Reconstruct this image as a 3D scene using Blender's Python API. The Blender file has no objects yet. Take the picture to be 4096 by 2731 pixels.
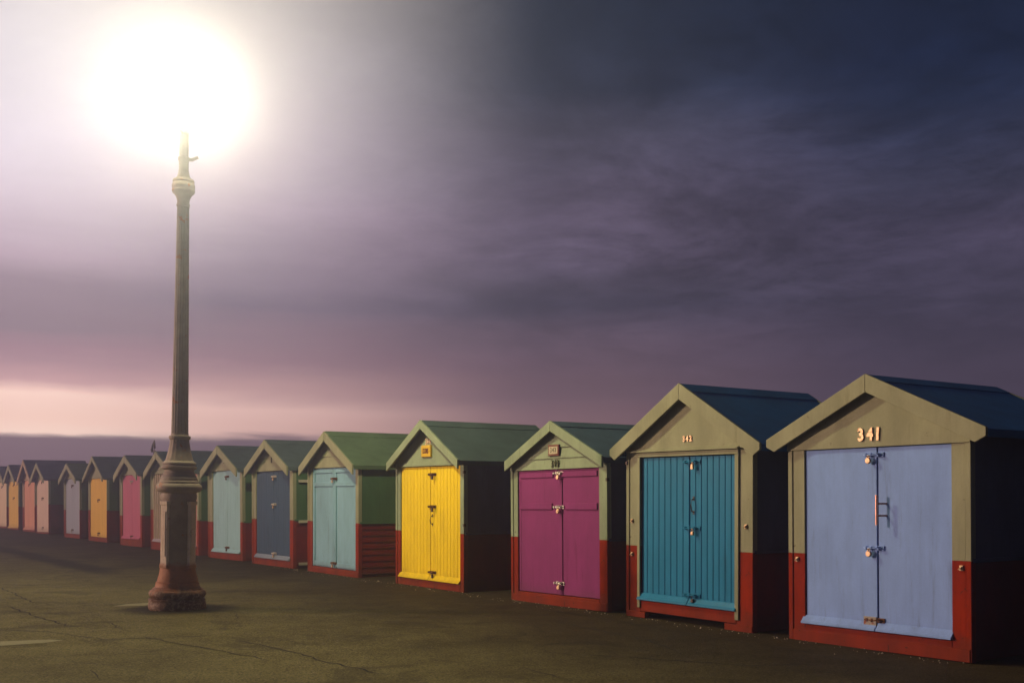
import bpy, bmesh, math, random
from mathutils import Vector, Matrix
R = math.radians
random.seed(7)
sc = bpy.context.scene
C = sc.collection

# ------------------------------------------------------------------ camera
cam_d = bpy.data.cameras.new("camera")
cam = bpy.data.objects.new("camera", cam_d); C.objects.link(cam)
cam.location = (0, 0, 1.45); cam.rotation_euler = (R(90), 0, 0)
cam_d.sensor_width = 36; cam_d.lens = 38.67; cam_d.shift_y = 0.1476
cam_d.clip_start = 0.1; cam_d.clip_end = 2000
sc.camera = cam
sc.view_settings.view_transform = 'Standard'; sc.view_settings.look = 'None'
sc.view_settings.exposure = 0.0; sc.view_settings.gamma = 1.0
sc.cycles.use_denoising = True
sc.cycles.max_bounces = 6; sc.cycles.volume_bounces = 1
sc.cycles.sample_clamp_indirect = 3; sc.cycles.sample_clamp_direct = 0; sc.cycles.blur_glossy = 1.0
sc.cycles.denoiser = "OPENIMAGEDENOISE"; sc.cycles.denoising_prefilter = "ACCURATE"; sc.cycles.denoising_input_passes = "RGB_ALBEDO_NORMAL"

def lin(r, g, b):
    f = lambda c: (c/255/12.92) if c/255 <= .04045 else ((c/255+.055)/1.055)**2.4
    return (f(r), f(g), f(b), 1)

# ------------------------------------------------------------------ node helper
class N:
    def __init__(s, tree): s.t = tree
    def add(s, kind, **kw):
        n = s.t.nodes.new(kind)
        for k, v in kw.items():
            if k.startswith('i_'):
                key = k[2:]; key = int(key) if key.isdigit() else key.replace('_', ' ')
                n.inputs[key].default_value = v
            else: setattr(n, k, v)
        return n
    def link(s, a, b): s.t.links.new(a, b)
    def math(s, op, a, b=0.0, clamp=False):
        n = s.t.nodes.new('ShaderNodeMath'); n.operation = op; n.use_clamp = clamp
        for i, v in enumerate((a, b)):
            if isinstance(v, (int, float)): n.inputs[i].default_value = v
            else: s.t.links.new(v, n.inputs[i])
        return n.outputs[0]
    def ramp(s, fac, stops, interp='LINEAR'):
        n = s.t.nodes.new('ShaderNodeValToRGB'); cr = n.color_ramp; cr.interpolation = interp
        while len(cr.elements) < len(stops): cr.elements.new(0.5)
        for e, (p, c) in zip(cr.elements, stops): e.position = p; e.color = c
        s.t.links.new(fac, n.inputs[0]); return n.outputs[0]
    def mix(s, fac, a, b, mode='MIX'):
        n = s.t.nodes.new('ShaderNodeMix'); n.data_type = 'RGBA'; n.blend_type = mode
        for sock, v in ((n.inputs[0], fac), (n.inputs[6], a), (n.inputs[7], b)):
            if isinstance(v, (int, float)): sock.default_value = v
            elif isinstance(v, tuple): sock.default_value = v
            else: s.t.links.new(v, sock)
        return n.outputs[2]
    def noise(s, vec, scale, detail=4, rough=.55, dist=0.0):
        n = s.add('ShaderNodeTexNoise'); n.inputs['Scale'].default_value = scale
        n.inputs['Detail'].default_value = detail; n.inputs['Roughness'].default_value = rough
        n.inputs['Distortion'].default_value = dist
        if vec is not None: s.link(vec, n.inputs['Vector'])
        return n.outputs['Fac']
    def smooth(s, v, a, b, lo=0.0, hi=1.0):
        n = s.t.nodes.new('ShaderNodeMapRange'); n.interpolation_type = 'SMOOTHSTEP'
        s.t.links.new(v, n.inputs[0])
        for i, x in enumerate((a, b, lo, hi)): n.inputs[i+1].default_value = x
        return n.outputs[0]

# ------------------------------------------------------------------ sky
SUN_EL, SUN_AZ = 11.0, -83.2           # azimuth from the view axis (+Y), negative = left
world = bpy.data.worlds.new("World"); sc.world = world; world.use_nodes = True
wt = world.node_tree; wt.nodes.clear(); n = N(wt)
tc = n.add('ShaderNodeTexCoord'); sep = n.add('ShaderNodeSeparateXYZ'); n.link(tc.outputs['Generated'], sep.inputs[0])
X, Y, Z = sep.outputs
az = n.math('ARCTAN2', X, Y)
hor = n.math('SQRT', n.math('ADD', n.math('MULTIPLY', X, X), n.math('MULTIPLY', Y, Y)))
te = n.math('DIVIDE', Z, n.math('MAXIMUM', hor, .02))
# cloud deck coordinates (direction projected on a plane above)
den = n.math('ADD', n.math('MAXIMUM', Z, 0.0), .10)
cx_, cy_ = n.math('DIVIDE', X, den), n.math('DIVIDE', Y, den)
cv = n.add('ShaderNodeCombineXYZ'); n.link(n.math('MULTIPLY', cx_, 1.1), cv.inputs[0]); n.link(cy_, cv.inputs[1]); cv.inputs[2].default_value = 3.3
c1 = n.noise(cv.outputs[0], 1.1, 7, .62, .4)
c2 = n.noise(cv.outputs[0], .45, 3, .5, .2)
# near the horizon: long flat streaks
sv = n.add('ShaderNodeCombineXYZ'); n.link(n.math('MULTIPLY', az, 2.2), sv.inputs[0]); n.link(n.math('MULTIPLY', te, 26), sv.inputs[1]); sv.inputs[2].default_value = 1.7
c3 = n.noise(sv.outputs[0], 1.0, 6, .6, .5)
ev = n.add('ShaderNodeCombineXYZ'); n.link(n.math('MULTIPLY', az, 16), ev.inputs[0]); n.link(n.math('MULTIPLY', te, 60), ev.inputs[1])
c4 = n.noise(ev.outputs[0], 1.0, 4, .6)
wob = n.math('MULTIPLY', n.math('SUBTRACT', c3, .5), .030)
wob2 = n.math('MULTIPLY', n.math('SUBTRACT', c4, .5), .007)
t = n.math('MULTIPLY', n.math('ADD', n.math('ADD', te, wob), wob2), 2.0, clamp=True)
def T(v): return max(0, min(1, v*2))
Lr = n.ramp(t, [(0, lin(100,80,90)), (T(.033), lin(122,96,104)), (T(.046), lin(126,100,106)), (T(.050), lin(255,222,205)), (T(.062), lin(250,210,192)),
    (T(.083), lin(255,216,200)), (T(.094), lin(192,150,150)), (T(.119), lin(152,118,126)), (T(.141), lin(130,110,118)), (T(.173), lin(140,120,130)),
    (T(.2), lin(172,150,162)), (T(.245), lin(200,184,194)), (T(.3), lin(210,199,208)), (T(.371), lin(206,198,203)), (T(.45), lin(198,190,190))])
Ar = n.ramp(t, [(0, lin(90,74,84)), (T(.03), lin(106,84,94)), (T(.048), lin(112,90,98)), (T(.055), lin(212,172,162)), (T(.075), lin(222,182,172)), (T(.09), lin(180,142,140)),
    (T(.12), lin(136,106,114)), (T(.165), lin(104,90,106)), (T(.2), lin(128,112,128)), (T(.25), lin(156,138,155)), (T(.32), lin(172,158,170)), (T(.38), lin(172,162,168)), (T(.45), lin(160,152,152))])
Mr = n.ramp(t, [(0, lin(90,72,82)), (T(.052), lin(150,114,118)), (T(.072), lin(140,106,112)), (T(.0915), lin(118,91,100)), (T(.131), lin(98,78,92)),
    (T(.171), lin(68,62,80)), (T(.19), lin(76,68,86)), (T(.21), lin(86,75,95)), (T(.25), lin(92,80,101)), (T(.289), lin(88,79,100)), (T(.329), lin(76,72,91)),
    (T(.369), lin(52,56,76)), (T(.408), lin(40,47,66)), (T(.46), lin(32,40,58))])
Rr = n.ramp(t, [(0, lin(66,56,70)), (T(.083), lin(74,61,79)), (T(.1), lin(77,64,83)), (T(.155), lin(68,60,80)), (T(.227), lin(64,58,79)),
    (T(.263), lin(54,53,74)), (T(.299), lin(42,45,68)), (T(.335), lin(30,37,62)), (T(.371), lin(20,29,55)), (T(.46), lin(22,31,56))])
bandg = n.mix(n.smooth(t, T(.0475), T(.052)), (1.0, .98, .98, 1), n.mix(n.smooth(t, T(.088), T(.12)), (1.52, 1.48, 1.42, 1), (1.38, 1.36, 1.36, 1)))
m1 = n.mix(n.smooth(az, -.42, -.22), n.mix(1.0, Lr, bandg, 'MULTIPLY'), n.mix(1.0, Ar, bandg, 'MULTIPLY'))
m2 = n.mix(n.smooth(az, -.26, .04), m1, Mr)
m3 = n.mix(n.smooth(az, .02, .36), m2, Rr)
# behind the viewer: dull blue-grey overcast
m3 = n.mix(n.smooth(az, -1.1, -.5, 1, 0), m3, lin(105, 92, 112))
m3 = n.mix(n.smooth(az, .5, 1.0), m3, lin(32, 34, 48))
m4 = n.mix(n.smooth(az, -2.6, -1.2, 1, 0), m3, lin(50, 56, 80))
m4 = n.mix(n.smooth(az, -3.2, -2.2, 1, 0), m4, lin(24, 26, 38))
c5 = n.noise(cv.outputs[0], 1.9, 9, .66, .6)
c6 = n.noise(cv.outputs[0], 7.0, 6, .7, .5)
wisp = n.math('ADD', n.math('MULTIPLY', n.smooth(c5, .34, .66), .58), n.math('MULTIPLY', n.smooth(c6, .35, .65), .18))
br = n.math('ADD', n.math('MULTIPLY', n.smooth(c1, .3, .72), .75), .62)
br2 = n.math('ADD', n.math('MULTIPLY', n.smooth(c2, .35, .65), .30), .86)
low = n.smooth(te, .06, .22)
brl = n.math('ADD', n.math('MULTIPLY', n.smooth(c3, .3, .7), .22), .89)
fac = n.mix(low, brl, n.math('MULTIPLY', n.math('MULTIPLY', br, br2), n.math('ADD', n.math('MULTIPLY', wisp, 1.05), .62)))
fac = n.mix(n.smooth(az, -.22, .16, .92, .10), fac, (1, 1, 1, 1))
m5 = n.mix(1.0, m4, fac, 'MULTIPLY')
warm = n.mix(n.math('MULTIPLY', n.smooth(c2, .5, .7), .12), m5, n.mix(1.0, m5, (1.25, .95, 1.0, 1), 'MULTIPLY'))
under = n.smooth(Z, -.02, -.002)
m6 = n.mix(under, lin(44, 40, 46), warm)
sky = n.add('ShaderNodeTexSky', sky_type='NISHITA', sun_disc=False, sun_elevation=R(SUN_EL), sun_rotation=R(SUN_AZ))
bg1 = n.add('ShaderNodeBackground'); n.link(m6, bg1.inputs[0]); bg1.inputs[1].default_value = .92
bg2 = n.add('ShaderNodeBackground'); n.link(sky.outputs[0], bg2.inputs[0]); bg2.inputs[1].default_value = .004
ads = n.add('ShaderNodeAddShader'); n.link(bg1.outputs[0], ads.inputs[0]); n.link(bg2.outputs[0], ads.inputs[1])
wo = n.add('ShaderNodeOutputWorld'); n.link(ads.outputs[0], wo.inputs[0])

# ------------------------------------------------------------------ sun (low, behind thin cloud on the left)
sd = bpy.data.lights.new("sun", 'SUN'); so = bpy.data.objects.new("sun", sd); C.objects.link(so)
sd.energy = 2.9; sd.angle = R(1.6); sd.color = (1.0, .64, .42)
to_sun = Vector((math.sin(R(SUN_AZ))*math.cos(R(SUN_EL)), math.cos(R(SUN_AZ))*math.cos(R(SUN_EL)), math.sin(R(SUN_EL))))
so.rotation_euler = to_sun.to_track_quat('Z', 'Y').to_euler(); so.location = (-40, 10, 20)

LAMP_EMIT = 890.0
LAMP_COL = (1.0, .89, .44, 1)
HAZE = 0.0064

# ------------------------------------------------------------------ scene helpers
def tag(o, label=None, cat=None, group=None, kind=None):
    if label: o['label'] = label
    if cat: o['category'] = cat
    if group: o['group'] = group
    if kind: o['kind'] = kind
    return o
def empty(name, loc, rot=(0, 0, 0)):
    o = bpy.data.objects.new(name, None); C.objects.link(o); o.empty_display_size = .3
    o.location = loc; o.rotation_euler = rot; return o

class MB:
    def __init__(s): s.v = []; s.f = []; s.m = []; s.sm = []
    def face(s, idx, m=0, smooth=False): s.f.append(tuple(idx)); s.m.append(m); s.sm.append(smooth)
    def box(s, x0, x1, y0, y1, z0, z1, m=0, bev=0.0):
        """box; with bev>0 the front (-y) face has chamfered edges"""
        b = len(s.v)
        if bev <= 0:
            s.v += [(x0,y0,z0),(x1,y0,z0),(x1,y1,z0),(x0,y1,z0),(x0,y0,z1),(x1,y0,z1),(x1,y1,z1),(x0,y1,z1)]
            for q in ((0,3,2,1),(4,5,6,7),(0,1,5,4),(1,2,6,5),(2,3,7,6),(3,0,4,7)): s.face([b+i for i in q], m)
        else:
            e = min(bev, (x1-x0)*.45, (z1-z0)*.45)
            s.v += [(x0+e,y0,z0+e),(x1-e,y0,z0+e),(x1-e,y0,z1-e),(x0+e,y0,z1-e),
                    (x0,y0+e,z0),(x1,y0+e,z0),(x1,y0+e,z1),(x0,y0+e,z1),
                    (x0,y1,z0),(x1,y1,z0),(x1,y1,z1),(x0,y1,z1)]
            s.face((b,b+1,b+2,b+3), m)
            for i in range(4):
                j = (i+1) % 4
                s.face((b+4+i,b+4+j,b+j,b+i), m); s.face((b+8+i,b+8+j,b+4+j,b+4+i), m)
            s.face((b+11,b+10,b+9,b+8), m)
        return s
    def prism(s, poly, y0, y1, m=0):
        """poly: list of (x,z) extruded from y0 (front) to y1"""
        b = len(s.v); k = len(poly)
        s.v += [(x, y0, z) for x, z in poly] + [(x, y1, z) for x, z in poly]
        s.face([b+i for i in range(k)], m); s.face([b+k+i for i in reversed(range(k))], m)
        for i in range(k):
            j = (i+1) % k; s.face((b+j, b+i, b+k+i, b+k+j), m)
        return s
    def profile_x(s, poly, x0, x1, m=0):
        """poly: list of (y,z) swept along x"""
        b = len(s.v); k = len(poly)
        s.v += [(x0, y, z) for y, z in poly] + [(x1, y, z) for y, z in poly]
        s.face([b+i for i in range(k)], m); s.face([b+k+i for i in reversed(range(k))], m)
        for i in range(k):
            j = (i+1) % k; s.face((b+j, b+i, b+k+i, b+k+j), m)
        return s
    def profile_y(s, poly, y0, y1, m=0): return s.prism(poly, y0, y1, m)
    def tube(s, pts, r, seg=8, m=0):
        pts = [Vector(p) for p in pts]; rings = []
        up = Vector((0, 0, 1))
        for i, p in enumerate(pts):
            d = (pts[min(i+1, len(pts)-1)] - pts[max(i-1, 0)]).normalized()
            a = d.cross(up) if abs(d.dot(up)) < .95 else d.cross(Vector((0, 1, 0)))
            a.normalize(); bb = d.cross(a).normalized()
            rr = r[i] if isinstance(r, (list, tuple)) else r
            ring = []
            for k in range(seg):
                th = 2*math.pi*k/seg
                ring.append(len(s.v)); s.v.append(tuple(p + a*math.cos(th)*rr + bb*math.sin(th)*rr))
            rings.append(ring)
        for a, b in zip(rings, rings[1:]):
            for k in range(seg): s.face((a[k], a[(k+1) % seg], b[(k+1) % seg], b[k]), m, True)
        s.face(list(reversed(rings[0])), m); s.face(rings[-1], m)
        return s
    def lathe(s, prof, seg=48, m=0, rad=None, c=(0, 0)):
        """prof: list of (r,z) bottom to top. rad(theta,r,z)->r"""
        rings = []
        for r, z in prof:
            ring = []
            for k in range(seg):
                th = 2*math.pi*k/seg; rr = rad(th, r, z) if rad else r
                ring.append(len(s.v)); s.v.append((c[0]+rr*math.cos(th), c[1]+rr*math.sin(th), z))
            rings.append(ring)
        for a, b in zip(rings, rings[1:]):
            for k in range(seg): s.face((a[k], a[(k+1) % seg], b[(k+1) % seg], b[k]), m, True)
        s.face(list(reversed(rings[0])), m); s.face(rings[-1], m)
        return s
    def build(s, name, mats, parent=None, bevel=0.0, sharp=35):
        me = bpy.data.meshes.new(name); me.from_pydata(s.v, [], s.f)
        if not isinstance(mats, (list, tuple)): mats = [mats]
        for mm in mats: me.materials.append(mm)
        for p, mi, sm in zip(me.polygons, s.m, s.sm): p.material_index = mi; p.use_smooth = sm
        bm = bmesh.new(); bm.from_mesh(me); bmesh.ops.recalc_face_normals(bm, faces=bm.faces)
        for e in bm.edges:
            if len(e.link_faces) == 2 and e.calc_face_angle(0) > R(sharp): e.smooth = False
        bm.to_mesh(me); bm.free(); me.update()
        o = bpy.data.objects.new(name, me); C.objects.link(o)
        if parent is not None: o.parent = parent
        if bevel:
            b = o.modifiers.new('bevel', 'BEVEL'); b.width = bevel; b.segments = 2; b.limit_method = 'ANGLE'; b.angle_limit = R(40)
            b.harden_normals = False
        return o

def text_mesh(body, size, depth, bold=0.0, spacing=1.0):
    cu = bpy.data.curves.new('lettering', 'FONT'); cu.body = body; cu.size = size; cu.extrude = depth; cu.offset = bold
    cu.align_x = 'CENTER'; cu.align_y = 'CENTER'; cu.space_character = spacing; cu.resolution_u = 6
    o = bpy.data.objects.new('lettering', cu); C.objects.link(o)
    bpy.context.view_layer.update()
    me = bpy.data.meshes.new_from_object(o.evaluated_get(bpy.context.evaluated_depsgraph_get()))
    bpy.data.objects.remove(o); bpy.data.curves.remove(cu)
    return me
def lettering(name, body, size, mat, parent, x, y, z, depth=.004, bold=0.0, spacing=1.0, sx=1.0, rot=0.0):
    me = text_mesh(body, size, depth, bold, spacing)
    me.transform(Matrix.Translation((x, y, z)) @ Matrix.Rotation(rot, 4, 'Y') @ Matrix.Rotation(R(90), 4, 'X') @ Matrix.Diagonal((sx, 1, 1, 1)))
    me.materials.clear(); me.materials.append(mat)
    o = bpy.data.objects.new(name, me); C.objects.link(o); o.parent = parent; return o

# ------------------------------------------------------------------ materials
def paint(name, col, rough=.62, grain='z', dirt=.22, bump=.3, spec=.05, wear=None, wear_amt=.0, seed=0.0, runs_amt=.5):
    m = bpy.data.materials.new(name); m.use_nodes = True; t = m.node_tree; t.nodes.clear(); n = N(t)
    out = n.add('ShaderNodeOutputMaterial'); b = n.add('ShaderNodeBsdfPrincipled'); n.link(b.outputs[0], out.inputs[0])
    tc = n.add('ShaderNodeTexCoord'); mp = n.add('ShaderNodeMapping'); n.link(tc.outputs['Object'], mp.inputs[0])
    mp.inputs['Location'].default_value = (seed, seed*1.7, seed*.6)
    mp.inputs['Scale'].default_value = {'z': (40, 40, 1.6), 'x': (1.6, 40, 40), 'n': (9, 9, 9)}[grain]
    g = n.noise(mp.outputs[0], 1.0, 5, .6)
    mp2 = n.add('ShaderNodeMapping'); n.link(tc.outputs['Object'], mp2.inputs[0]); mp2.inputs['Location'].default_value = (seed*3, 5, seed)
    mp2.inputs['Scale'].default_value = (1.5, 1.5, .6)
    d = n.noise(mp2.outputs[0], 1.6, 6, .65, .3)
    f = n.noise(tc.outputs['Object'], 55, 3, .6)
    shade = n.math('ADD', n.math('MULTIPLY', n.smooth(d, .3, .7), dirt), 1-dirt*.65)
    shade = n.math('MULTIPLY', shade, n.math('ADD', n.math('MULTIPLY', g, .16), .92))
    shade = n.math('MULTIPLY', shade, n.math('ADD', n.math('MULTIPLY', f, .14), .93))
    c = n.mix(1.0, (col[0]*.74, col[1]*.74, col[2]*.74, 1), shade, 'MULTIPLY')
    mp3 = n.add('ShaderNodeMapping'); n.link(tc.outputs['Object'], mp3.inputs[0]); mp3.inputs['Location'].default_value = (seed*2, 3, 1); mp3.inputs['Scale'].default_value = (13, 13, .9)
    runs = n.smooth(n.noise(mp3.outputs[0], 1.0, 6, .7, .2), .56, .74, 0, runs_amt)
    c = n.mix(runs, c, n.mix(1.0, c, (.52, .46, .40, 1), 'MULTIPLY'))
    sz = n.add('ShaderNodeSeparateXYZ'); n.link(tc.outputs['Object'], sz.inputs[0])
    splash = n.smooth(n.math('SUBTRACT', sz.outputs[2], n.math('MULTIPLY', n.noise(tc.outputs['Object'], 7, 6, .7), .36)), -.10, .12, .26, 0)
    c = n.mix(splash, c, (.055, .042, .034, 1))
    if wear is not None:
        w = n.noise(tc.outputs['Object'], 9, 8, .7, .6)
        w = n.smooth(w, .66-wear_amt, .70-wear_amt)
        c = n.mix(w, c, (*wear, 1))
    n.link(c, b.inputs['Base Color']); b.inputs['Specular IOR Level'].default_value = spec
    n.link(n.math('ADD', n.math('MULTIPLY', d, .25), rough-.12), b.inputs['Roughness'])
    bp = n.add('ShaderNodeBump'); bp.inputs['Strength'].default_value = bump; bp.inputs['Distance'].default_value = .006
    n.link(n.math('ADD', n.math('MULTIPLY', g, .7), n.math('MULTIPLY', f, .5)), bp.inputs['Height']); n.link(bp.outputs[0], b.inputs['Normal'])
    return m
_pc = {}
def P(name, col, **kw):
    if name not in _pc: _pc[name] = paint(name, col, seed=len(_pc)*1.37, **kw)
    return _pc[name]
def metal(name, col, rough=.35, rust=0.0):
    m = bpy.data.materials.new(name); m.use_nodes = True; t = m.node_tree; t.nodes.clear(); n = N(t)
    out = n.add('ShaderNodeOutputMaterial'); b = n.add('ShaderNodeBsdfPrincipled'); n.link(b.outputs[0], out.inputs[0])
    tc = n.add('ShaderNodeTexCoord'); f = n.noise(tc.outputs['Object'], 40, 4, .6)
    c = n.mix(n.smooth(f, .5-rust*.3, .7), (*col, 1), (col[0]*.45, col[1]*.38, col[2]*.35, 1))
    n.link(c, b.inputs['Base Color']); b.inputs['Metallic'].default_value = .9
    n.link(n.math('ADD', n.math('MULTIPLY', f, .3), rough-.1), b.inputs['Roughness'])
    return m
M = {}
M['trim'] = P('trim_paint_warm_sage', (.35, .36, .25), dirt=.28, wear=(.12, .10, .07), wear_amt=.01)
M['trimg'] = P('trim_paint_sage', (.31, .38, .27), dirt=.28, wear=(.12, .12, .09), wear_amt=.01)
M['red'] = P('red_base_paint', (.28, .022, .003), rough=.7, dirt=.45, wear=(.05, .02, .015), wear_amt=.03)
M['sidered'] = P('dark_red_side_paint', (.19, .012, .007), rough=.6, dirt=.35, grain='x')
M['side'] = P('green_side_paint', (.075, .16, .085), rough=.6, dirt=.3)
M['sideshade'] = P('navy_shade_side_paint', (.085, .10, .18), rough=.6, dirt=.3)  # navy skylit shade of the green sides, put into the base colour
M['dark'] = P('hut_interior', (.01, .01, .011), dirt=.1)
M['brass'] = metal('aged_brass', (.50, .36, .25), .5)
M['steel'] = metal('galvanised_steel', (.48, .47, .46), .45)
M['black'] = metal('blackened_iron', (.06, .05, .05), .5)
M['rustm'] = metal('rusty_iron', (.20, .10, .06), .7, .5)
M['rail'] = P('weathered_white_batten', (.55, .50, .46), grain='x')

def felt(name, col):
    m = bpy.data.materials.new(name); m.use_nodes = True; t = m.node_tree; t.nodes.clear(); n = N(t)
    out = n.add('ShaderNodeOutputMaterial'); b = n.add('ShaderNodeBsdfPrincipled'); n.link(b.outputs[0], out.inputs[0])
    tc = n.add('ShaderNodeTexCoord'); f = n.noise(tc.outputs['Object'], 90, 3, .7); d = n.noise(tc.outputs['Object'], 1.8, 6, .65, .4)
    sh = n.math('MULTIPLY', n.math('ADD', n.math('MULTIPLY', f, .5), .75), n.math('ADD', n.math('MULTIPLY', n.smooth(d, .3, .7), .35), .8))
    n.link(n.mix(1.0, (*col, 1), sh, 'MULTIPLY'), b.inputs['Base Color']); b.inputs['Roughness'].default_value = .8
    b.inputs['Specular IOR Level'].default_value = .25
    bp = n.add('ShaderNodeBump'); bp.inputs['Strength'].default_value = .5; bp.inputs['Distance'].default_value = .004
    n.link(f, bp.inputs['Height']); n.link(bp.outputs[0], b.inputs['Normal'])
    return m

# ------------------------------------------------------------------ ground
def ground_material():
    m = bpy.data.materials.new('asphalt'); m.use_nodes = True; t = m.node_tree; t.nodes.clear(); n = N(t)
    out = n.add('ShaderNodeOutputMaterial'); b = n.add('ShaderNodeBsdfPrincipled'); n.link(b.outputs[0], out.inputs[0])
    tc = n.add('ShaderNodeTexCoord'); O = tc.outputs['Object']
    big = n.noise(O, .22, 6, .6, .5); mid = n.noise(O, 2.2, 6, .65); fine = n.noise(O, 60, 3, .7)
    vo = n.add('ShaderNodeTexVoronoi'); vo.inputs['Scale'].default_value = 75; n.link(O, vo.inputs['Vector'])
    c = n.ramp(n.math('ADD', n.math('MULTIPLY', big, .6), n.math('MULTIPLY', mid, .4)),
               [(.3, (.062, .050, .020, 1)), (.5, (.130, .110, .045, 1)), (.7, (.19, .165, .068, 1))])
    spk = n.add('ShaderNodeSeparateColor'); n.link(vo.outputs['Color'], spk.inputs[0])
    c = n.mix(n.smooth(spk.outputs[0], .80, .98, 0, .45), c, (.26, .22, .17, 1))
    c = n.mix(n.smooth(spk.outputs[1], .5, .95, 0, .6), c, (.018, .016, .015, 1))
    c = n.mix(1.0, c, n.math('ADD', n.math('MULTIPLY', fine, .8), .6), 'MULTIPLY')
    c = n.mix(n.smooth(n.noise(O, 1.1, 7, .68, .8), .54, .62, 0, .38), c, (.030, .024, .017, 1))
    # painted fade of lamplight toward the huts, two painted shadow streaks from the left
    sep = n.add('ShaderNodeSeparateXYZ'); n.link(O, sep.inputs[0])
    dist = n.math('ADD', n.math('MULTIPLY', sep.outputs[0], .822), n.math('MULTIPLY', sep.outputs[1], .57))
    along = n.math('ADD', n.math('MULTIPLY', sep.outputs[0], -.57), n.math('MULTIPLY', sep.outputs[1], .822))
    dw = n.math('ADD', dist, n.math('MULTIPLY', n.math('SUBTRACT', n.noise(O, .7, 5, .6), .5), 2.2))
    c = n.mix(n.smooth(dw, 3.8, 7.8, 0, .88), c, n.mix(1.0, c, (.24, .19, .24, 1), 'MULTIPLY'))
    for d0, w, a0, a1 in ((-0.35, .45, 20.0, 60.0), (5.35, .35, 19.5, 60.0)):
        dd = n.math('ABSOLUTE', n.math('SUBTRACT', n.math('ADD', dist, n.math('MULTIPLY', n.math('SUBTRACT', n.noise(O, .6, 4, .6), .5), .5)), d0))
        k = n.math('MULTIPLY', n.smooth(dd, w*.3, w*1.4, 1, 0), n.smooth(along, a0, a0+2.0))
        c = n.mix(n.math('MULTIPLY', k, .75), c, (.012, .010, .010, 1))
    # contact shadow round the foot of the lamp post, painted into the asphalt
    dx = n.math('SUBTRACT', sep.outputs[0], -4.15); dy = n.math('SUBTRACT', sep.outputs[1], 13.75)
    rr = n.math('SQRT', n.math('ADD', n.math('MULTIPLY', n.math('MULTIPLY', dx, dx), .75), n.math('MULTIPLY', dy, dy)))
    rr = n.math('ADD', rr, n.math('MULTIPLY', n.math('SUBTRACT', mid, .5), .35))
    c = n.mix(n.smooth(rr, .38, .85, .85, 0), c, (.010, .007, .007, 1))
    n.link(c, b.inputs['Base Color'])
    n.link(n.math('ADD', n.math('MULTIPLY', mid, -.25), .92), b.inputs['Roughness']); b.inputs['Specular IOR Level'].default_value = .04
    bp = n.add('ShaderNodeBump'); bp.inputs['Strength'].default_value = .45; bp.inputs['Distance'].default_value = .008
    n.link(n.math('ADD', n.math('MULTIPLY', vo.outputs['Distance'], .8), n.math('MULTIPLY', fine, .6)), bp.inputs['Height']); n.link(bp.outputs[0], b.inputs['Normal'])
    return m
def flat_mat(name, col, rough=.9, edge=None):
    m = bpy.data.materials.new(name); m.use_nodes = True; t = m.node_tree; n = N(t); b = t.nodes['Principled BSDF']
    tc = n.add('ShaderNodeTexCoord'); f = n.noise(tc.outputs['Object'], 30, 5, .7)
    n.link(n.mix(1.0, (*col, 1), n.math('ADD', n.math('MULTIPLY', f, .9), .55), 'MULTIPLY'), b.inputs['Base Color'])
    b.inputs['Roughness'].default_value = rough; b.inputs['Specular IOR Level'].default_value = .2
    return m
g = MB()
g.v += [(-80, -25, 0), (70, -25, 0), (70, 80, 0), (-80, 80, 0)]; g.face((0, 1, 2, 3), 0)
def ribbon(pts, w, m, z=.003, jit=.03, step=.12):
    """irregular thin strip of faces on the ground"""
    P2 = [Vector((a, b)) for a, b in pts]; line = []
    for a, b in zip(P2, P2[1:]):
        k = max(2, int((b-a).length/step)); line += [a.lerp(b, i/k) for i in range(k)]
    line.append(P2[-1]); prev = None; L = len(line)
    for i, p in enumerate(line):
        d = (line[min(i+1, L-1)]-line[max(i-1, 0)]).normalized(); nrm = Vector((-d.y, d.x))
        p = p + nrm*random.uniform(-jit, jit)
        ww = w*random.uniform(.45, 1.25)*min(1, (i+.6)/3, (L-i-.4)/3)
        a, b = len(g.v), len(g.v)+1
        g.v += [(*(p+nrm*ww/2), z), (*(p-nrm*ww/2), z)]
        if prev: g.face((prev[0], prev[1], b, a), m)
        prev = (a, b)
cracks = [
 [(-7.86,16.9),(-6.35,14.57),(-5.9,14.2)],[(-6.5,14.1),(-4.87,12.02),(-4.35,11.75)],
 [(-5.6,11.6),(-4.83,11.5),(-4.05,10.9),(-3.55,10.95),(-2.9,11.3)],[(-6.2,16.9),(-5.1,16.3),(-4.9,15.6)],
 [(-6.3,14.6),(-5.35,14.35),(-4.35,14.2)],[(-3.75,11.1),(-2.95,10.35),(-2.3,9.75),(-2.1,9.5)],
 [(-2.8,10.9),(-2.15,10.2),(-1.55,9.4),(-1.0,8.75)],[(-3.3,13.2),(-3.15,12.6)],
 [(.55,12.35),(1.0,11.45),(1.35,10.85),(1.55,9.9)],[(0.2,10.05),(1.0,9.7),(2.0,9.25),(2.7,9.35)],
 [(-2.4,17.7),(-1.5,16.3),(-.6,15.2),(.3,13.8),(.9,13.0),(1.7,11.5),(2.5,10.3),(3.1,9.2)],
 [(-1.9,16.0),(-1.2,15.3),(-.5,14.6)],[(-8.8,22.5),(-5.9,20.3),(-4.3,19.2)]]
for cr in cracks: ribbon(cr, .022, 1)
for _ in range(26):   # short random hairlines
    x = random.uniform(-6, 3.5); y = random.uniform(8.2, 19)
    if x*.822+y*.57 > 8.2: continue
    a = R(random.uniform(-70, -20)); l = random.uniform(.3, 1.1)
    ribbon([(x, y), (x+math.cos(a)*l, y+math.sin(a)*l)], .012, 1)
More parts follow.
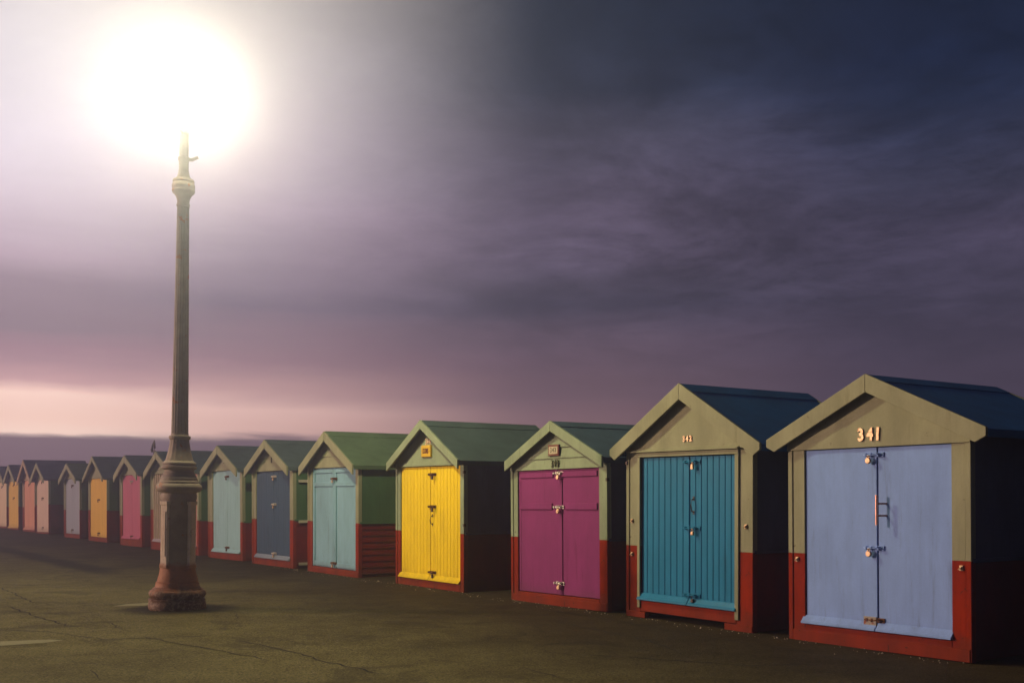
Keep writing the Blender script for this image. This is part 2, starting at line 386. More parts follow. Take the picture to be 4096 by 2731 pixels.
# two worn pale road-marking dashes, square to the row of huts
def quad_strip(p0, p1, w, m, z):
    ribbon([p0, p1], w, m, z, jit=.006, step=.07)
def marking(pts, m, z=.004):
    b = len(g.v); g.v += [(x, y, z) for x, y in pts]; g.face(list(range(b, b+len(pts))), m)
marking([(-5.6, 10.02), (-4.88, 10.38), (-4.52, 10.62), (-4.40, 10.80), (-4.55, 10.86), (-4.95, 10.74), (-5.7, 10.42)], 2)
marking([(-5.10, 14.02), (-4.75, 14.12), (-4.3, 14.40), (-4.3, 14.62), (-4.74, 14.52), (-5.02, 14.32)], 2)
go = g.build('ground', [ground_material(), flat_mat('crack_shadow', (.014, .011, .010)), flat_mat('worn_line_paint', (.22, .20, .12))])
go['kind'] = 'structure'

# ------------------------------------------------------------------ lamp post
def iron_material(name='flaking_post_paint', ca=(.40, .33, .28, 1), cb=(.26, .21, .19, 1)):
    m = bpy.data.materials.new(name); m.use_nodes = True; t = m.node_tree; t.nodes.clear(); n = N(t)
    out = n.add('ShaderNodeOutputMaterial'); b = n.add('ShaderNodeBsdfPrincipled'); n.link(b.outputs[0], out.inputs[0])
    tc = n.add('ShaderNodeTexCoord'); O = tc.outputs['Object']
    sep = n.add('ShaderNodeSeparateXYZ'); n.link(O, sep.inputs[0])
    a = n.noise(O, 6, 8, .68, .5); d = n.noise(O, 22, 5, .7); e = n.noise(O, 2.2, 5, .6)
    c = n.mix(n.smooth(e, .3, .7), ca, cb)
    rustc = n.mix(d, (.55, .19, .065, 1), (.24, .08, .035, 1))
    # bare rusty casting low down (z .22-.55) and in flakes elsewhere
    lowr = n.math('MULTIPLY', n.smooth(n.math('ADD', sep.outputs[2], n.math('MULTIPLY', a, .18)), .62, .70, 1, 0), .85)
    c = n.mix(lowr, c, rustc)
    c = n.mix(n.smooth(a, .60, .66, 0, .9), c, rustc)
    c = n.mix(n.smooth(d, .66, .72, 0, .85), c, (.06, .04, .035, 1))
    grime = n.smooth(n.math('ADD', sep.outputs[2], n.math('MULTIPLY', a, .3)), .36, .46, 1, 0)
    c = n.mix(n.math('MULTIPLY', grime, .75), c, n.mix(n.smooth(d, .45, .6), (.05, .035, .03, 1), (.24, .18, .15, 1)))
    n.link(c, b.inputs['Base Color']); b.inputs['Roughness'].default_value = .6; b.inputs['Specular IOR Level'].default_value = .2
    bp = n.add('ShaderNodeBump'); bp.inputs['Strength'].default_value = .9; bp.inputs['Distance'].default_value = .012
    n.link(n.math('ADD', a, n.math('MULTIPLY', d, .5)), bp.inputs['Height']); n.link(bp.outputs[0], b.inputs['Normal'])
    return m
iron = iron_material(); pale_iron = iron_material('pale_weathered_post_paint', (.90, .78, .66, 1), (.72, .58, .46, 1))
PX, PY = -4.20, 13.80
post = empty('lamp_post', (PX, PY, 0), (0, R(.85), 0))
tag(post, 'tall fluted cast iron lamp post with flaking paint and a dazzling white lamp', 'lamp post')
def rough_r(amp, f1=5, f2=9, ph=0.0):
    return lambda th, r, z: r*(1+amp*(math.sin(f1*th+ph+z*31)+.7*math.sin(f2*th+1.3+z*57)+.5*math.sin(17*th+z*90)))
MB().lathe([(.335, -.02), (.352, .02), (.350, .06), (.338, .10), (.345, .125), (.325, .135)], 72, rad=rough_r(.012)).build('plinth', iron, post)
MB().lathe([(.315, .135), (.325, .145), (.345, .17), (.348, .20), (.335, .23), (.305, .245), (.298, .26), (.272, .275), (.262, .31),
            (.262, .33), (.245, .345), (.240, .39), (.232, .41), (.222, .45), (.214, .50), (.214, .53)], 72, rad=rough_r(.006)).build('base_moulding', iron, post)
MB().lathe([(.212, .53), (.212, 1.36), (.220, 1.375), (.222, 1.42), (.212, 1.44), (.220, 1.46)], 64).build('pedestal', iron, post)
for az_ in (-118, -28, 62, 152):     # raised pilasters round the pedestal
    pm = MB(); a = R(az_)
    pm.box(-.052, .052, -.245, -.17, .54, 1.30)
    pm.box(-.062, .062, -.258, -.17, 1.30, 1.345); pm.box(-.060, .060, -.256, -.17, .52, .56)
    pm.box(-.032, .032, -.252, -.20, .66, 1.22)
    rot = Matrix.Rotation(a+R(90), 4, 'Z')
    o = pm.build('pilaster', pale_iron, post, bevel=.006); o.data.transform(rot)
MB().lathe([(.222, 1.455), (.248, 1.462), (.268, 1.478), (.280, 1.505), (.278, 1.53), (.262, 1.555), (.244, 1.565)], 72).build('collar', iron, post)
MB().lathe([(.243, 1.565), (.240, 1.59), (.226, 1.60), (.222, 1.635), (.212, 1.645), (.205, 1.665), (.195, 1.675), (.190, 1.70), (.178, 1.71),
            (.176, 1.735), (.200, 1.745), (.214, 1.76), (.214, 1.775), (.196, 1.787), (.192, 1.80), (.208, 1.812), (.206, 1.825), (.186, 1.84), (.172, 1.85)], 72).build('ring_moulding', iron, post)
MB().lathe([(.171, 1.85), (.160, 1.88), (.146, 1.93), (.134, 1.98), (.125, 2.03), (.118, 2.08), (.114, 2.115)], 72,
           rad=lambda th, r, z: r*(1+.02*math.cos(16*th))).build('bell', iron, post)
MB().lathe([(.114, 2.115), (.130, 2.122), (.134, 2.14), (.130, 2.16), (.108, 2.168), (.106, 2.19)], 64).build('neck_ring', iron, post)
prof = [(.104-.030*(i/24), 2.19+(5.03-2.19)*i/24) for i in range(25)]
MB().lathe(prof, 128, rad=lambda th, r, z: r*(1-.075*(.5-.5*math.cos(16*th))**2)).build('shaft', iron, post)
MB().lathe([(.075, 5.03), (.083, 5.035), (.083, 5.06), (.076, 5.07), (.076, 5.11), (.088, 5.15), (.108, 5.185), (.132, 5.205), (.142, 5.23), (.136, 5.25), (.140, 5.27),
            (.142, 5.30), (.134, 5.315), (.128, 5.33), (.134, 5.35), (.126, 5.37), (.094, 5.385), (.075, 5.42), (.066, 5.46)], 64).build('capital', iron, post)
lan = MB().lathe([(.066, 5.46), (.060, 5.50), (.060, 5.60), (.070, 5.62), (.070, 5.65), (.056, 5.66), (.056, 5.95), (.10, 6.0), (.15, 6.06), (.20, 6.11), (.215, 6.15), (.20, 6.17)], 48).build('lantern_bracket', iron, post)
MB().tube([(0, 0, 5.625), (.10, .02, 5.63), (.17, .03, 5.665)], [.02, .022, .018], 10).build('ladder_bar', iron, post)
def emissive(name, col, strength):
    m = bpy.data.materials.new(name); m.use_nodes = True; t = m.node_tree; t.nodes.clear()
    o = t.nodes.new('ShaderNodeOutputMaterial'); e = t.nodes.new('ShaderNodeEmission'); e.inputs[0].default_value = col; e.inputs[1].default_value = strength
    t.links.new(e.outputs[0], o.inputs[0]); return m
globe = MB().lathe([(.27*math.cos(a), 6.43+.27*math.sin(a)) for a in [R(-80+160*i/14) for i in range(15)]], 28)
globe.build('globe', emissive('lit_globe', LAMP_COL, LAMP_EMIT), post)
MB().lathe([(.06, 6.695), (.11, 6.70), (.10, 6.72), (.05, 6.76), (.02, 6.80), (.028, 6.83), (.005, 6.87)], 32).build('lantern_cap', iron, post)

# ------------------------------------------------------------------ beach huts
DX, DN = Vector((.57, -.822)), Vector((.822, .57))     # along the row (image right), into the hut
ROT = math.atan2(-.822, .57)
F0 = Vector((0, 14.97))
def door_bolt(bm, x, z, w=.20, up=1):   # cross bolt drawn on plate, bar, two staples
    bm.box(x-w*.30, x+w*.55, -.004, .012, z-.022, z+.022, bev=.002)
    bm.tube([(x-w*.5, -.016, z), (x+w*.45, -.016, z)], .008, 8)
    for dx in (-w*.38, -.02, w*.30): bm.box(x+dx-.009, x+dx+.009, -.028, .004, z-.016, z+.016, bev=.003)
    bm.tube([(x+w*.30, -.018, z), (x+w*.30, -.045, z+.02)], .006, 6)
def padlock_mesh(bm, x, z, kind): 
    n0 = len(bm.v)
    _padlock(bm, x, z, kind)
    bm.v[n0:] = [(x+(v[0]-x)*.82, v[1]*.82, z+(v[2]-z)*.82) for v in bm.v[n0:]]
def _padlock(bm, x, z, kind):
    if kind == 'round':
        b2 = MB().lathe([(.004, -.014), (.030, -.014), (.036, -.008), (.036, .008), (.030, .014), (.004, .014)], 20)
        b = len(bm.v); bm.v += [(x+v[0], -.038+v[2], z-.052+v[1]) for v in b2.v]
        for f, s in zip(b2.f, b2.sm): bm.face([b+i for i in f], 0, s)
    elif kind == 'long':
        bm.prism([(x-.022, z-.085), (x+.022, z-.085), (x+.015, z-.02), (x-.015, z-.02)], -.05, -.02)
    else:
        bm.box(x-.024, x+.024, -.048, -.020, z-.078, z-.032, bev=.006)
    bm.tube([(x-.014, -.034, z-.035), (x-.014, -.034, z-.008), (x-.008, -.034, z+.006), (x+.008, -.034, z+.006), (x+.014, -.034, z-.008), (x+.014, -.034, z-.035)], .005, 6)

def make_hut(h):
    s = h['s']; W = h.get('W', 2.06); D = h.get('D', 1.95); hw = W/2
    base = F0 + Vector((-.57, .822))*s
    root = empty('beach_hut', (base.x, base.y, 0), (0, R(h.get('lean', 0)), ROT))
    tag(root, h['label'], 'beach hut', 'row of beach huts along the promenade')
    trim = h.get('trim', M['trimg']); red = M['red']; col = h['col']
    sp = h.get('split', .86); gb = h['gb']; Ha = h['apex']; He = h['eave']; e = h.get('e', 1.1); bv = h.get('bv', .16); ov = h.get('ov', .16)
    dl, dr, dc = h['door']; db = h['db']
    slope = (Ha-He)/e
    rt = .035                                                   # roof board thickness
    wall_top = Ha-.045-slope*hw-rt
    zb = h.get('zb', .0)
    # ---- side and rear walls
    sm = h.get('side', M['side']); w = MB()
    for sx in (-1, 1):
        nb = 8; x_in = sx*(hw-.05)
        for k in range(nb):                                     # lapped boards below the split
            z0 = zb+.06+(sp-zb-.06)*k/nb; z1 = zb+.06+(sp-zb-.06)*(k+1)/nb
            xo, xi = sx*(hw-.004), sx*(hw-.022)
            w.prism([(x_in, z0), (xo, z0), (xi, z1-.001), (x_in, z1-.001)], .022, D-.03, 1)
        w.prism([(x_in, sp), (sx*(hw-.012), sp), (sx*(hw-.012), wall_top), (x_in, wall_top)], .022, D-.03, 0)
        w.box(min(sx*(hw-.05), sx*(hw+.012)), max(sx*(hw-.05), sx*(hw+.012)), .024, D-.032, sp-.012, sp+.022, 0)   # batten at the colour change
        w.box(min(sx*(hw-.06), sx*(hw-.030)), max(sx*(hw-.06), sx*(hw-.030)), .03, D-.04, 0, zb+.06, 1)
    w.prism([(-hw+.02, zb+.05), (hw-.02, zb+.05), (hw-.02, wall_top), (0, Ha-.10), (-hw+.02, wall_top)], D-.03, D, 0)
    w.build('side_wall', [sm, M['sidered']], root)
    # ---- front frame: corner posts and jambs, red below, sage above, red foot rail
    f = MB(); y0 = 0.0
    cp = h.get('post_w', .055)
    for sx, dx in ((-1, dl), (1, dr)):
        a, b = sorted((sx*hw, sx*(hw-cp))); c, d = sorted((sx*(hw-cp-.004), dx))
        for z0, z1, mi in ((zb, sp-.0005, 1), (sp+.0005, gb, 0)):
            f.box(a, b, y0-.006, .06, z0, z1, mi, bev=.004)
            if d-c > .03: f.box(c, d, y0+.004, .06, z0 if mi else sp+.0005, z1, mi, bev=.003)
    if h.get('feet'):
        f.box(dl+.002, dr-.002, .002, .06, .075, db-.004, 1, bev=.004)
        f.box(-hw+.01, -hw+.34, -.012, .05, .0, .068, 1, bev=.004); f.box(hw-.40, hw-.006, -.012, .05, .0, .068, 1, bev=.004)
    else:
        f.box(dl+.002, dr-.002, .002, .06, zb, db-.004, 1, bev=.004)
        if h.get('kick'): f.box(-hw+.06, hw-.012, -.014, .0, .0, h['kick'], 1, bev=.004)
    f.box(dl, dr, .075, .09, db, gb, 2)
    if h.get('inner'):                                         # slim pale frame lapped over the jambs
        for x0, x1 in ((dl-.035, dl+.012), (dr-.012, dr+.045)): f.box(x0, x1, -.016, .0, h['inner'], gb-.062, 0, bev=.004)
        f.box(dl-.035, dr+.045, -.018, .0, gb-.060, gb-.008, 0, bev=.004)
    f.build('door_frame', [trim, red, M['dark']], root)
    # ---- gable
    gm = MB(); gz = lambda x: Ha-.05-slope*abs(x)-.005
    gt = h.get('gtype', 'flat'); top = Ha-.06
    lines = {'flat': [gb, top], '341': [gb, gb+.19, top], 'lap': None, 'split': [gb, gb+.14, top]}[gt]
    if gt == 'lap':
        k = h.get('laps', 4); lines = [gb+(top-gb)*i/k for i in range(k+1)]
    for i, (z0, z1) in enumerate(zip(lines, lines[1:])):
        x0 = min(hw, (Ha-.055-z0)/slope); x1 = max(.001, min(hw, (Ha-.055-z1)/slope))
        zk = gz(hw)
        if x0 >= hw-1e-4 and z1 > zk > z0: poly = [(-x0, z0), (x0, z0), (hw, zk), (x1, z1), (-x1, z1), (-hw, zk)]
        else: poly = [(-x0, z0), (x0, z0), (x1, z1), (-x1, z1)]
        if gt == 'lap':                                         # each board leans out at its foot
            b = len(gm.v); kk = len(poly)
            yf = lambda z: -.014+.016*(z-z0)/(z1-z0)
            gm.v += [(x, yf(z), z) for x, z in poly]+[(x, .05, z) for x, z in poly]
            gm.face([b+q for q in range(kk)]); gm.face([b+kk+q for q in reversed(range(kk))])
            for q in range(kk):
                r_ = (q+1) % kk; gm.face((b+r_, b+q, b+kk+q, b+kk+r_))
        else: gm.prism(poly, -.016 if (i == 0 and gt != 'flat') else -.008, .05)
    if gt == 'flat': gm.box(-min(hw, .9), min(hw, .9), -.02, -.008, gb+.003, gb+h.get('ledge', .035), 0, bev=.003)
    if h.get('ledge2'):
        gm.profile_x([(-.05, gb-.004), (-.05, gb+.008), (-.008, gb+.028), (-.008, gb-.004)], dl-.16, dr+.06)
    if h.get('king'): gm.box(-.02, .02, -.028, -.008, gb+.16, Ha-.30, 0, bev=.004)
    gm.build('gable', [h.get('gcol', trim)], root)
    # ---- bargeboards
    ch = h.get('cham', 0); cut = h.get('cut', bv*.75)
    for sx in (-1, 1):
        gap = h.get('gap', .002); z_off = -.02 if (sx > 0 and gap > .004) else 0
        p = [(gap, Ha-slope*gap+z_off), (e, He), (e, He-cut)]
        if ch: p.append((e-ch, Ha-bv-slope*(e-ch)))
        p.append((gap, Ha-bv-slope*gap+z_off)) if ch else p.extend([(e-.0001, Ha-bv-slope*e), (gap, Ha-bv-slope*gap+z_off)])
        pl = [(sx*x, z) for x, z in p]
        MB().prism(pl, -ov-.002*(sx > 0), -ov+.03).build('bargeboard', h.get('bcol', trim), root, bevel=.004)
    # ---- roof
    r = MB(); yr0, yr1 = -ov+.031, D+.06
    if abs(e-hw) < .02: er = hw+.03
    er = e-.012; za = Ha-.020
    for sx in (-1, 1):
        r.prism([(0, za), (sx*er, za-slope*er), (sx*er, za-slope*er-rt), (0, za-rt-.0)], yr0, yr1, 0)
        cw = .15
        r.prism([(0, za+.014), (sx*cw, za+.010-slope*cw), (sx*cw, za-slope*cw+.0005), (0, za+.0005)], yr0-.001, yr1+.012, 0)
        k = h.get('edge', 1)
        xa = er-.002
        if k: r.prism([(sx*xa, za-slope*xa+.004), (sx*(xa+.012), za-slope*xa-.002), (sx*(xa+.012), za-slope*xa-.07), (sx*xa, za-slope*xa-.06)], yr0+.01, yr1-.01, 0)
    # dark lining under the overhang
    ro = r.build('roof', h['roof'], root)
    bb = MB()
    for sx in (-1, 1):
        p = [(.002, Ha-.01), (er, He-.01), (er, He-.09), (.002, Ha-.12)]
        bb.prism([(sx*x, z) for x, z in p], D+.062, D+.085)
    bb.build('rear_bargeboard', h.get('bcol', trim), root)
    # ---- doors
    st = h['style']; yd = .022; yb = .06; top_d = gb-.004-(.064 if h.get('inner') else 0)
    leafs = ((dl+.004, dc-.006), (dc+.006, dr-.004))
    for li, (a, b) in enumerate(leafs):
        d = MB(); z0 = db+.004; mats = [col]
        if st == 'boards':
            k = h.get('nb', 8); wd = (b-a)/k
            for i in range(k): d.box(a+wd*i+.0015, a+wd*(i+1)-.0015, yd, yb, z0, top_d, 0, bev=.005)
            d.box(a, b, yd+.012, yb+.004, z0, top_d-.001, 0)
        elif st == 'stripes':
            k = 5; wd = (b-a)/k; mats = [col, h['col2']]
            for i in range(k):
                d.box(a+wd*i, a+wd*i+wd*.42, yd-.012, yb, z0, top_d, 1, bev=.004); d.box(a+wd*i+wd*.42+.001, a+wd*(i+1)-.001, yd+.006, yb, z0, top_d, 0, bev=.004)
        elif st == 'panel':
            d.box(a, b, yd+.014, yb, z0, top_d, 0); sw = .065
            d.box(a, a+sw, yd-.006, yd+.013, z0, top_d, 0, bev=.004); d.box(b-sw, b, yd-.006, yd+.013, z0, top_d, 0, bev=.004)
            for zz in (z0+.02, top_d-.09, top_d-.33): d.box(a+sw+.001, b-sw-.001, yd-.005, yd+.013, zz, zz+.075, 0, bev=.004)
        elif st == 'batten':
            d.box(a, b, yd, yb, z0, top_d, 0, bev=.004)
            d.box(a+.05, b-.04 if li else b-.08, yd-.016, yd, top_d-.10, top_d-.035, 0, bev=.004)
            d.box(a+.05 if not li else a+.16, b-.04 if li else b-.10, yd-.018, yd, 1.235, 1.315, 0, bev=.004)
            if li: d.box(a, a+.10, yd-.012, yd, z0, top_d-.12, 0, bev=.003)
            else: d.box(a+.045, a+.051, yd-.004, yd, z0+.02, top_d-.12, 0)
        else:
            d.box(a, b, yd, yb, z0, top_d, 0, bev=.004)
            if not li and st == 'flat1': d.box(b-.115, b+.004, yd-.010, yd, z0+.06, top_d-.004, 0, bev=.003)
        do = d.build('door', mats, root)
        if li == 0: door_l = do
        else: door_r = do
        if h.get('sill'):
            xa, xb = (a-.03 if li == 0 else a-.001), (b+.001 if li == 0 else b+.012)
            zz = z0+.002
            MB().profile_x([(yd-.002, zz+.085), (yd-.012, zz+.075), (-.018, zz+.032), (-.032, zz+.022), (-.034, zz+.002), (yd-.002, zz-.002)], xa, xb).build(
                'weather_board', h.get('sillcol', col), do, bevel=.003)
    for z, mat, lk, lmat, off in h.get('bolts', []):
        bm = MB(); door_bolt(bm, dc+off*.5, z, h.get('bw', .20)); o = bm.build('bolt', mat, door_r); o.location.y = yd-.008
        if lk:
            pm = MB(); padlock_mesh(pm, dc+off, z-.01, lk); q = pm.build('padlock', lmat, door_r); q.location.y = yd-.014
    if h.get('dhandle'):
        z0, z1, x, mm = h['dhandle']; hb = MB()
        hb.tube([(x, yd+.002, z0), (x, yd-.03, z0+.01), (x, yd-.045, (z0+z1)/2), (x, yd-.03, z1-.01), (x, yd+.002, z1)], .007, 8)
        hb.box(x-.013, x+.013, yd-.005, yd, z0-.025, z0+.02, bev=.002); hb.box(x-.013, x+.013, yd-.005, yd, z1-.02, z1+.025, bev=.002)
        hb.build('handle', mm, door_r)
    for x, z in h.get('hooks', []):
        hb = MB(); hb.box(x-.018, x+.018, -.010, .003, z-.023, z+.023, bev=.003); hb.box(x-.010, x+.011, -.020, -.008, z-.013, z+.015, bev=.003)
        hb.tube([(x+.006, -.020, z), (x+.006, -.030, z+.004), (x-.015, -.030, z-.014)], .004, 6)
        hb.build('catch', M['brass'], root)
    for x, z in h.get('hinges', []):
        hb = MB(); hb.box(x-.012, x+.03, -.012, .003, z-.03, z+.03, bev=.003); hb.tube([(x+.03, -.012, z-.035), (x+.03, -.012, z+.035)], .009, 8)
        hb.build('hinge', M['black'], root)
    return root, door_l, door_r

def fr(name, c): return felt(name, c)  # each felt colour holds the tint of the light falling on that roof
roofs = dict(navy=fr('navy_skylit_roof_felt', (.010, .10, .26)), slate=fr('slate_skylit_roof_felt', (.05, .09, .13)), teal=fr('teal_skylit_roof_felt', (.055, .088, .095)),
             green=fr('green_lit_roof_felt', (.085, .135, .082)), grey=fr('grey_green_lit_roof_felt', (.068, .10, .118)), dkgreen=fr('dark_green_lit_roof_felt', (.065, .12, .06)),
             ink=fr('ink_skylit_roof_felt', (.06, .08, .12)))
br_, stl, blk, rst = M['brass'], M['steel'], M['black'], M['rustm']
H = []
def hut(**k): H.append(k)
hut(n=341, label='nearest beach hut, wide pale blue double doors numbered 341, roof coloured blue by skylight', s=-5.855, W=2.0, gb=1.875, apex=2.545, eave=1.99, e=1.20, bv=.17, ov=.10, cham=.10, cut=.075, lean=-.4,
    split=.86, door=(-.80, .81, .04), db=.17, col=P('pale_blue_door', (.28, .44, .95), dirt=.16, bump=.2), style='flat1', sill=True, roof=roofs['navy'], trim=M['trim'], side=M['sideshade'], gtype='341', kick=.11,
    bolts=[(1.80, _pc['pale_blue_door'], 'round', br_, -.07), (.94, _pc['pale_blue_door'], 'round', br_, -.07), (.275, rst, None, br_, -.07)], hooks=[(-.89, .80), (.905, .80)])
hut(n=342, label='beach hut with teal boarded doors numbered 342, second from the right', s=-3.375, W=2.0, gb=1.92, apex=2.66, eave=1.96, e=1.185, bv=.18, ov=.11, cham=.09, cut=.07, lean=.1,
    split=.83, door=(-.76, .76, .04), db=.20, col=P('teal_door', (.02, .22, .45), dirt=.16, rough=.35), style='boards', nb=8, sill=True, roof=roofs['navy'], trim=M['trim'], side=M['sideshade'], feet=True, inner=.115, ledge2=True, ledge=.04,
    bolts=[(1.79, _pc['teal_door'], 'long', br_, .085), (1.06, _pc['teal_door'], 'box', br_, .085), (.32, _pc['teal_door'], 'box', blk, .085)], bw=.24, dhandle=(1.235, 1.385, .105, blk), hooks=[(-.895, 1.12), (.90, 1.10), (-.895, .73)])
hut(n=343, label='beach hut with magenta purple doors numbered 343, framed number plaque on lapped gable', s=-1.015, W=2.05, gb=1.755, apex=2.375, eave=1.885, e=1.04, bv=.135, ov=.10, cham=.0, cut=.10, lean=-.6,
    split=.865, door=(-.87, .86, .0), db=.14, col=P('magenta_door', (.27, .045, .195), dirt=.22, bump=.15), style='batten', roof=roofs['slate'], side=M['sideshade'], gtype='lap', laps=4, kick=.10,
    bolts=[(1.70, stl, 'round', br_, .06), (1.265, stl, 'round', br_, .06), (.29, stl, 'round', br_, .06)])
hut(n=344, label='bright yellow beach hut numbered 344 with yellow name board in its gable', s=2.245, W=2.05, gb=1.855, apex=2.56, eave=1.93, e=1.075, bv=.135, ov=.15, cut=.10,
    split=.85, door=(-.88, .91, .03), db=.11, col=P('bright_yellow_door', (1.0, .72, .02), dirt=.18, rough=.55), style='boards', nb=9, sill=True, roof=roofs['teal'], side=M['sideshade'], gtype='flat', ledge=.05,
    bolts=[(1.73, rst, 'long', blk, .12), (1.24, rst, 'long', blk, .12), (.24, rst, 'long', blk, .12)], dhandle=(.97, 1.10, .09, blk))
hut(n=345, label='beach hut with aqua panelled doors and green roof, left of the yellow hut', s=5.62, W=2.08, gb=1.90, apex=2.55, eave=1.93, e=1.11, bv=.17, ov=.16, gap=.018, cut=.13,
    split=.93, door=(-.85, .91, .04), db=.11, col=P('aqua_door', (.27, .50, .68), dirt=.22, wear=(.10, .14, .13), wear_amt=.0), style='panel', roof=roofs['green'], trim=M['trim'], gtype='lap', laps=3, kick=.09,
    bolts=[(1.70, rst, 'box', br_, .0), (.20, rst, 'box', br_, .0)])
hut(n=346, label='beach hut with dark navy blue doors and pale blue sill board', s=8.36, W=2.10, gb=1.885, apex=2.51, eave=1.945, e=1.10, bv=.17, ov=.16, gap=.016, cut=.14, lean=-.3,
    split=.92, door=(-.85, .87, .05), db=.13, col=P('navy_door', (.055, .105, .20), dirt=.15), sillcol=P('pale_blue_sill', (.26, .32, .46)), style='boards', nb=7, sill=True, roof=roofs['grey'], trim=M['trim'], gtype='split', king=True,
    bolts=[(1.77, stl, 'box', br_, .05), (1.22, stl, 'box', br_, .05), (.25, stl, 'box', br_, .05)], rails=(1.67, .895, .085))
hut(n=347, label='beach hut with white-blue door, first one right of the lamp post', s=10.99, W=2.12, gb=1.93, apex=2.49, eave=1.95, e=1.12, bv=.18, ov=.17, gap=.016, cut=.14, lean=-.8,
    split=.815, door=(-.78, .90, .09), db=.14, col=P('ice_blue_door', (.38, .64, .78), dirt=.12), style='boards', nb=8, sill=True, roof=roofs['grey'], trim=M['trim'], gtype='flat', king=True,
    bolts=[(1.80, rst, 'box', rst, .04), (.26, rst, 'box', rst, .04)])
hut(n=0, label='beach hut almost wholly hidden behind the lamp post, only its right edge showing', s=13.52, W=1.66, gb=1.90, apex=2.46, eave=1.96, e=.92, bv=.17, ov=.16, cut=.14,
    split=.81, door=(-.66, .68, .0), db=.16, col=P('pink_door', (.55, .22, .22)), style='boards', nb=6, sill=True, roof=roofs['grey'], trim=M['trim'], gtype='flat')
hut(n=348, label='beach hut with brown and cream striped doors, partly behind the lamp post', s=15.40, W=1.95, gb=1.93, apex=2.50, eave=1.98, e=1.07, bv=.18, ov=.17, gap=.014, cut=.15, lean=-.5,
    split=1.03, door=(-.78, .80, .05), db=.20, col=P('brown_stripe', (.14, .09, .09)), col2=P('cream_stripe', (.62, .50, .40)), style='stripes', sill=True, sillcol=P('lilac_sill', (.45, .40, .48)), roof=roofs['grey'], trim=M['trim'], gtype='lap', laps=5,
    bolts=[(1.75, rst, 'box', rst, .04)])
hut(n=349, label='beach hut with raspberry pink doors, left of the striped hut', s=18.19, W=2.12, gb=1.935, apex=2.48, eave=1.95, e=1.12, bv=.19, ov=.17, gap=.014, cut=.15, lean=-1.0,
    split=.835, door=(-.84, .86, .05), db=.19, col=P('raspberry_door', (.60, .15, .28), dirt=.12), style='flat', sill=True, roof=roofs['grey'], trim=M['trim'], gtype='flat', king=True,
    bolts=[(1.76, stl, 'box', br_, .03), (.27, rst, 'box', rst, .03)])
hut(n=350, label='beach hut with orange-yellow doors covering its whole front, between pink and grey-blue huts', s=21.66, W=2.16, gb=1.875, apex=2.54, eave=1.90, e=1.14, bv=.14, ov=.17, cut=.13, lean=-.4,
    split=.93, door=(-.90, 1.02, .07), db=.13, col=P('orange_door', (.98, .60, .12), dirt=.12), style='boards', nb=8, roof=roofs['grey'], trim=M['trim'], gtype='flat',
    bolts=[(1.24, rst, 'box', rst, .04), (.25, rst, 'box', rst, .04)])
hut(n=351, label='beach hut with grey-blue doors and a dark green roof', s=24.85, W=2.15, gb=1.90, apex=2.41, eave=1.89, e=1.13, bv=.17, ov=.17, gap=.014, cut=.14, lean=-.6,
    split=.90, door=(-.87, .98, .02), db=.13, col=P('grey_blue_door', (.40, .45, .60), dirt=.12), style='flat', roof=roofs['dkgreen'], trim=M['trim'], gtype='flat', king=True,
    bolts=[(1.68, rst, 'box', rst, .05), (.26, rst, 'round', M['rail'], .02)])
hut(n=352, label='beach hut with pale pink-white doors and a wide green and red side wall showing', s=29.2, W=2.12, gb=1.92, apex=2.52, eave=1.93, e=1.12, bv=.17, ov=.20, gap=.014, cut=.14, lean=-1.2,
    split=1.03, door=(-.95, 1.0, .03), db=.06, col=P('pale_pink_door', (.85, .64, .57), dirt=.12), style='flat', roof=roofs['ink'], trim=M['trim'], gtype='flat',
    bolts=[(1.84, rst, 'box', rst, .0), (1.26, rst, 'box', rst, .03), (.22, rst, 'round', M['rail'], .04)])
hut(n=353, label='tall beach hut with salmon pink doors', s=31.5, W=2.2, gb=1.91, apex=2.68, eave=1.93, e=1.17, bv=.19, ov=.20, cut=.15, lean=-.8,
    split=.92, door=(-.86, 1.06, .1), db=.07, col=P('salmon_door', (.85, .40, .30), dirt=.12), style='flat', sill=True, roof=roofs['ink'], trim=P('salmon_trim', (.50, .36, .26)), gtype='flat',
    bolts=[(1.76, rst, 'box', rst, .0)])
hut(n=354, label='beach hut with mustard yellow doors, second from the left edge', s=34.4, W=2.16, gb=1.91, apex=2.56, eave=1.93, e=1.13, bv=.18, ov=.18, gap=.014, cut=.14, lean=-1.2,
    split=.90, door=(-.99, 1.02, .1), db=.06, col=P('mustard_door', (.92, .58, .13), dirt=.12), style='flat', sill=True, roof=roofs['ink'], trim=M['trim'], gtype='flat',
    bolts=[(1.76, rst, 'box', rst, .0), (1.25, rst, 'box', rst, .0)])
hut(n=355, label='beach hut with cream doors, leftmost of the row', s=36.8, W=2.2, gb=1.88, apex=2.55, eave=1.93, e=1.14, bv=.17, ov=.17, cut=.14, lean=-1.0,
    split=.88, door=(-.97, 1.06, .08), db=.07, col=P('cream_door', (.90, .70, .52), dirt=.12), style='flat', roof=roofs['ink'], trim=M['trim'], gtype='flat',
    bolts=[(1.7, rst, 'box', rst, .0)])
roots = {}
for h in H: roots[h['n']] = make_hut(h)

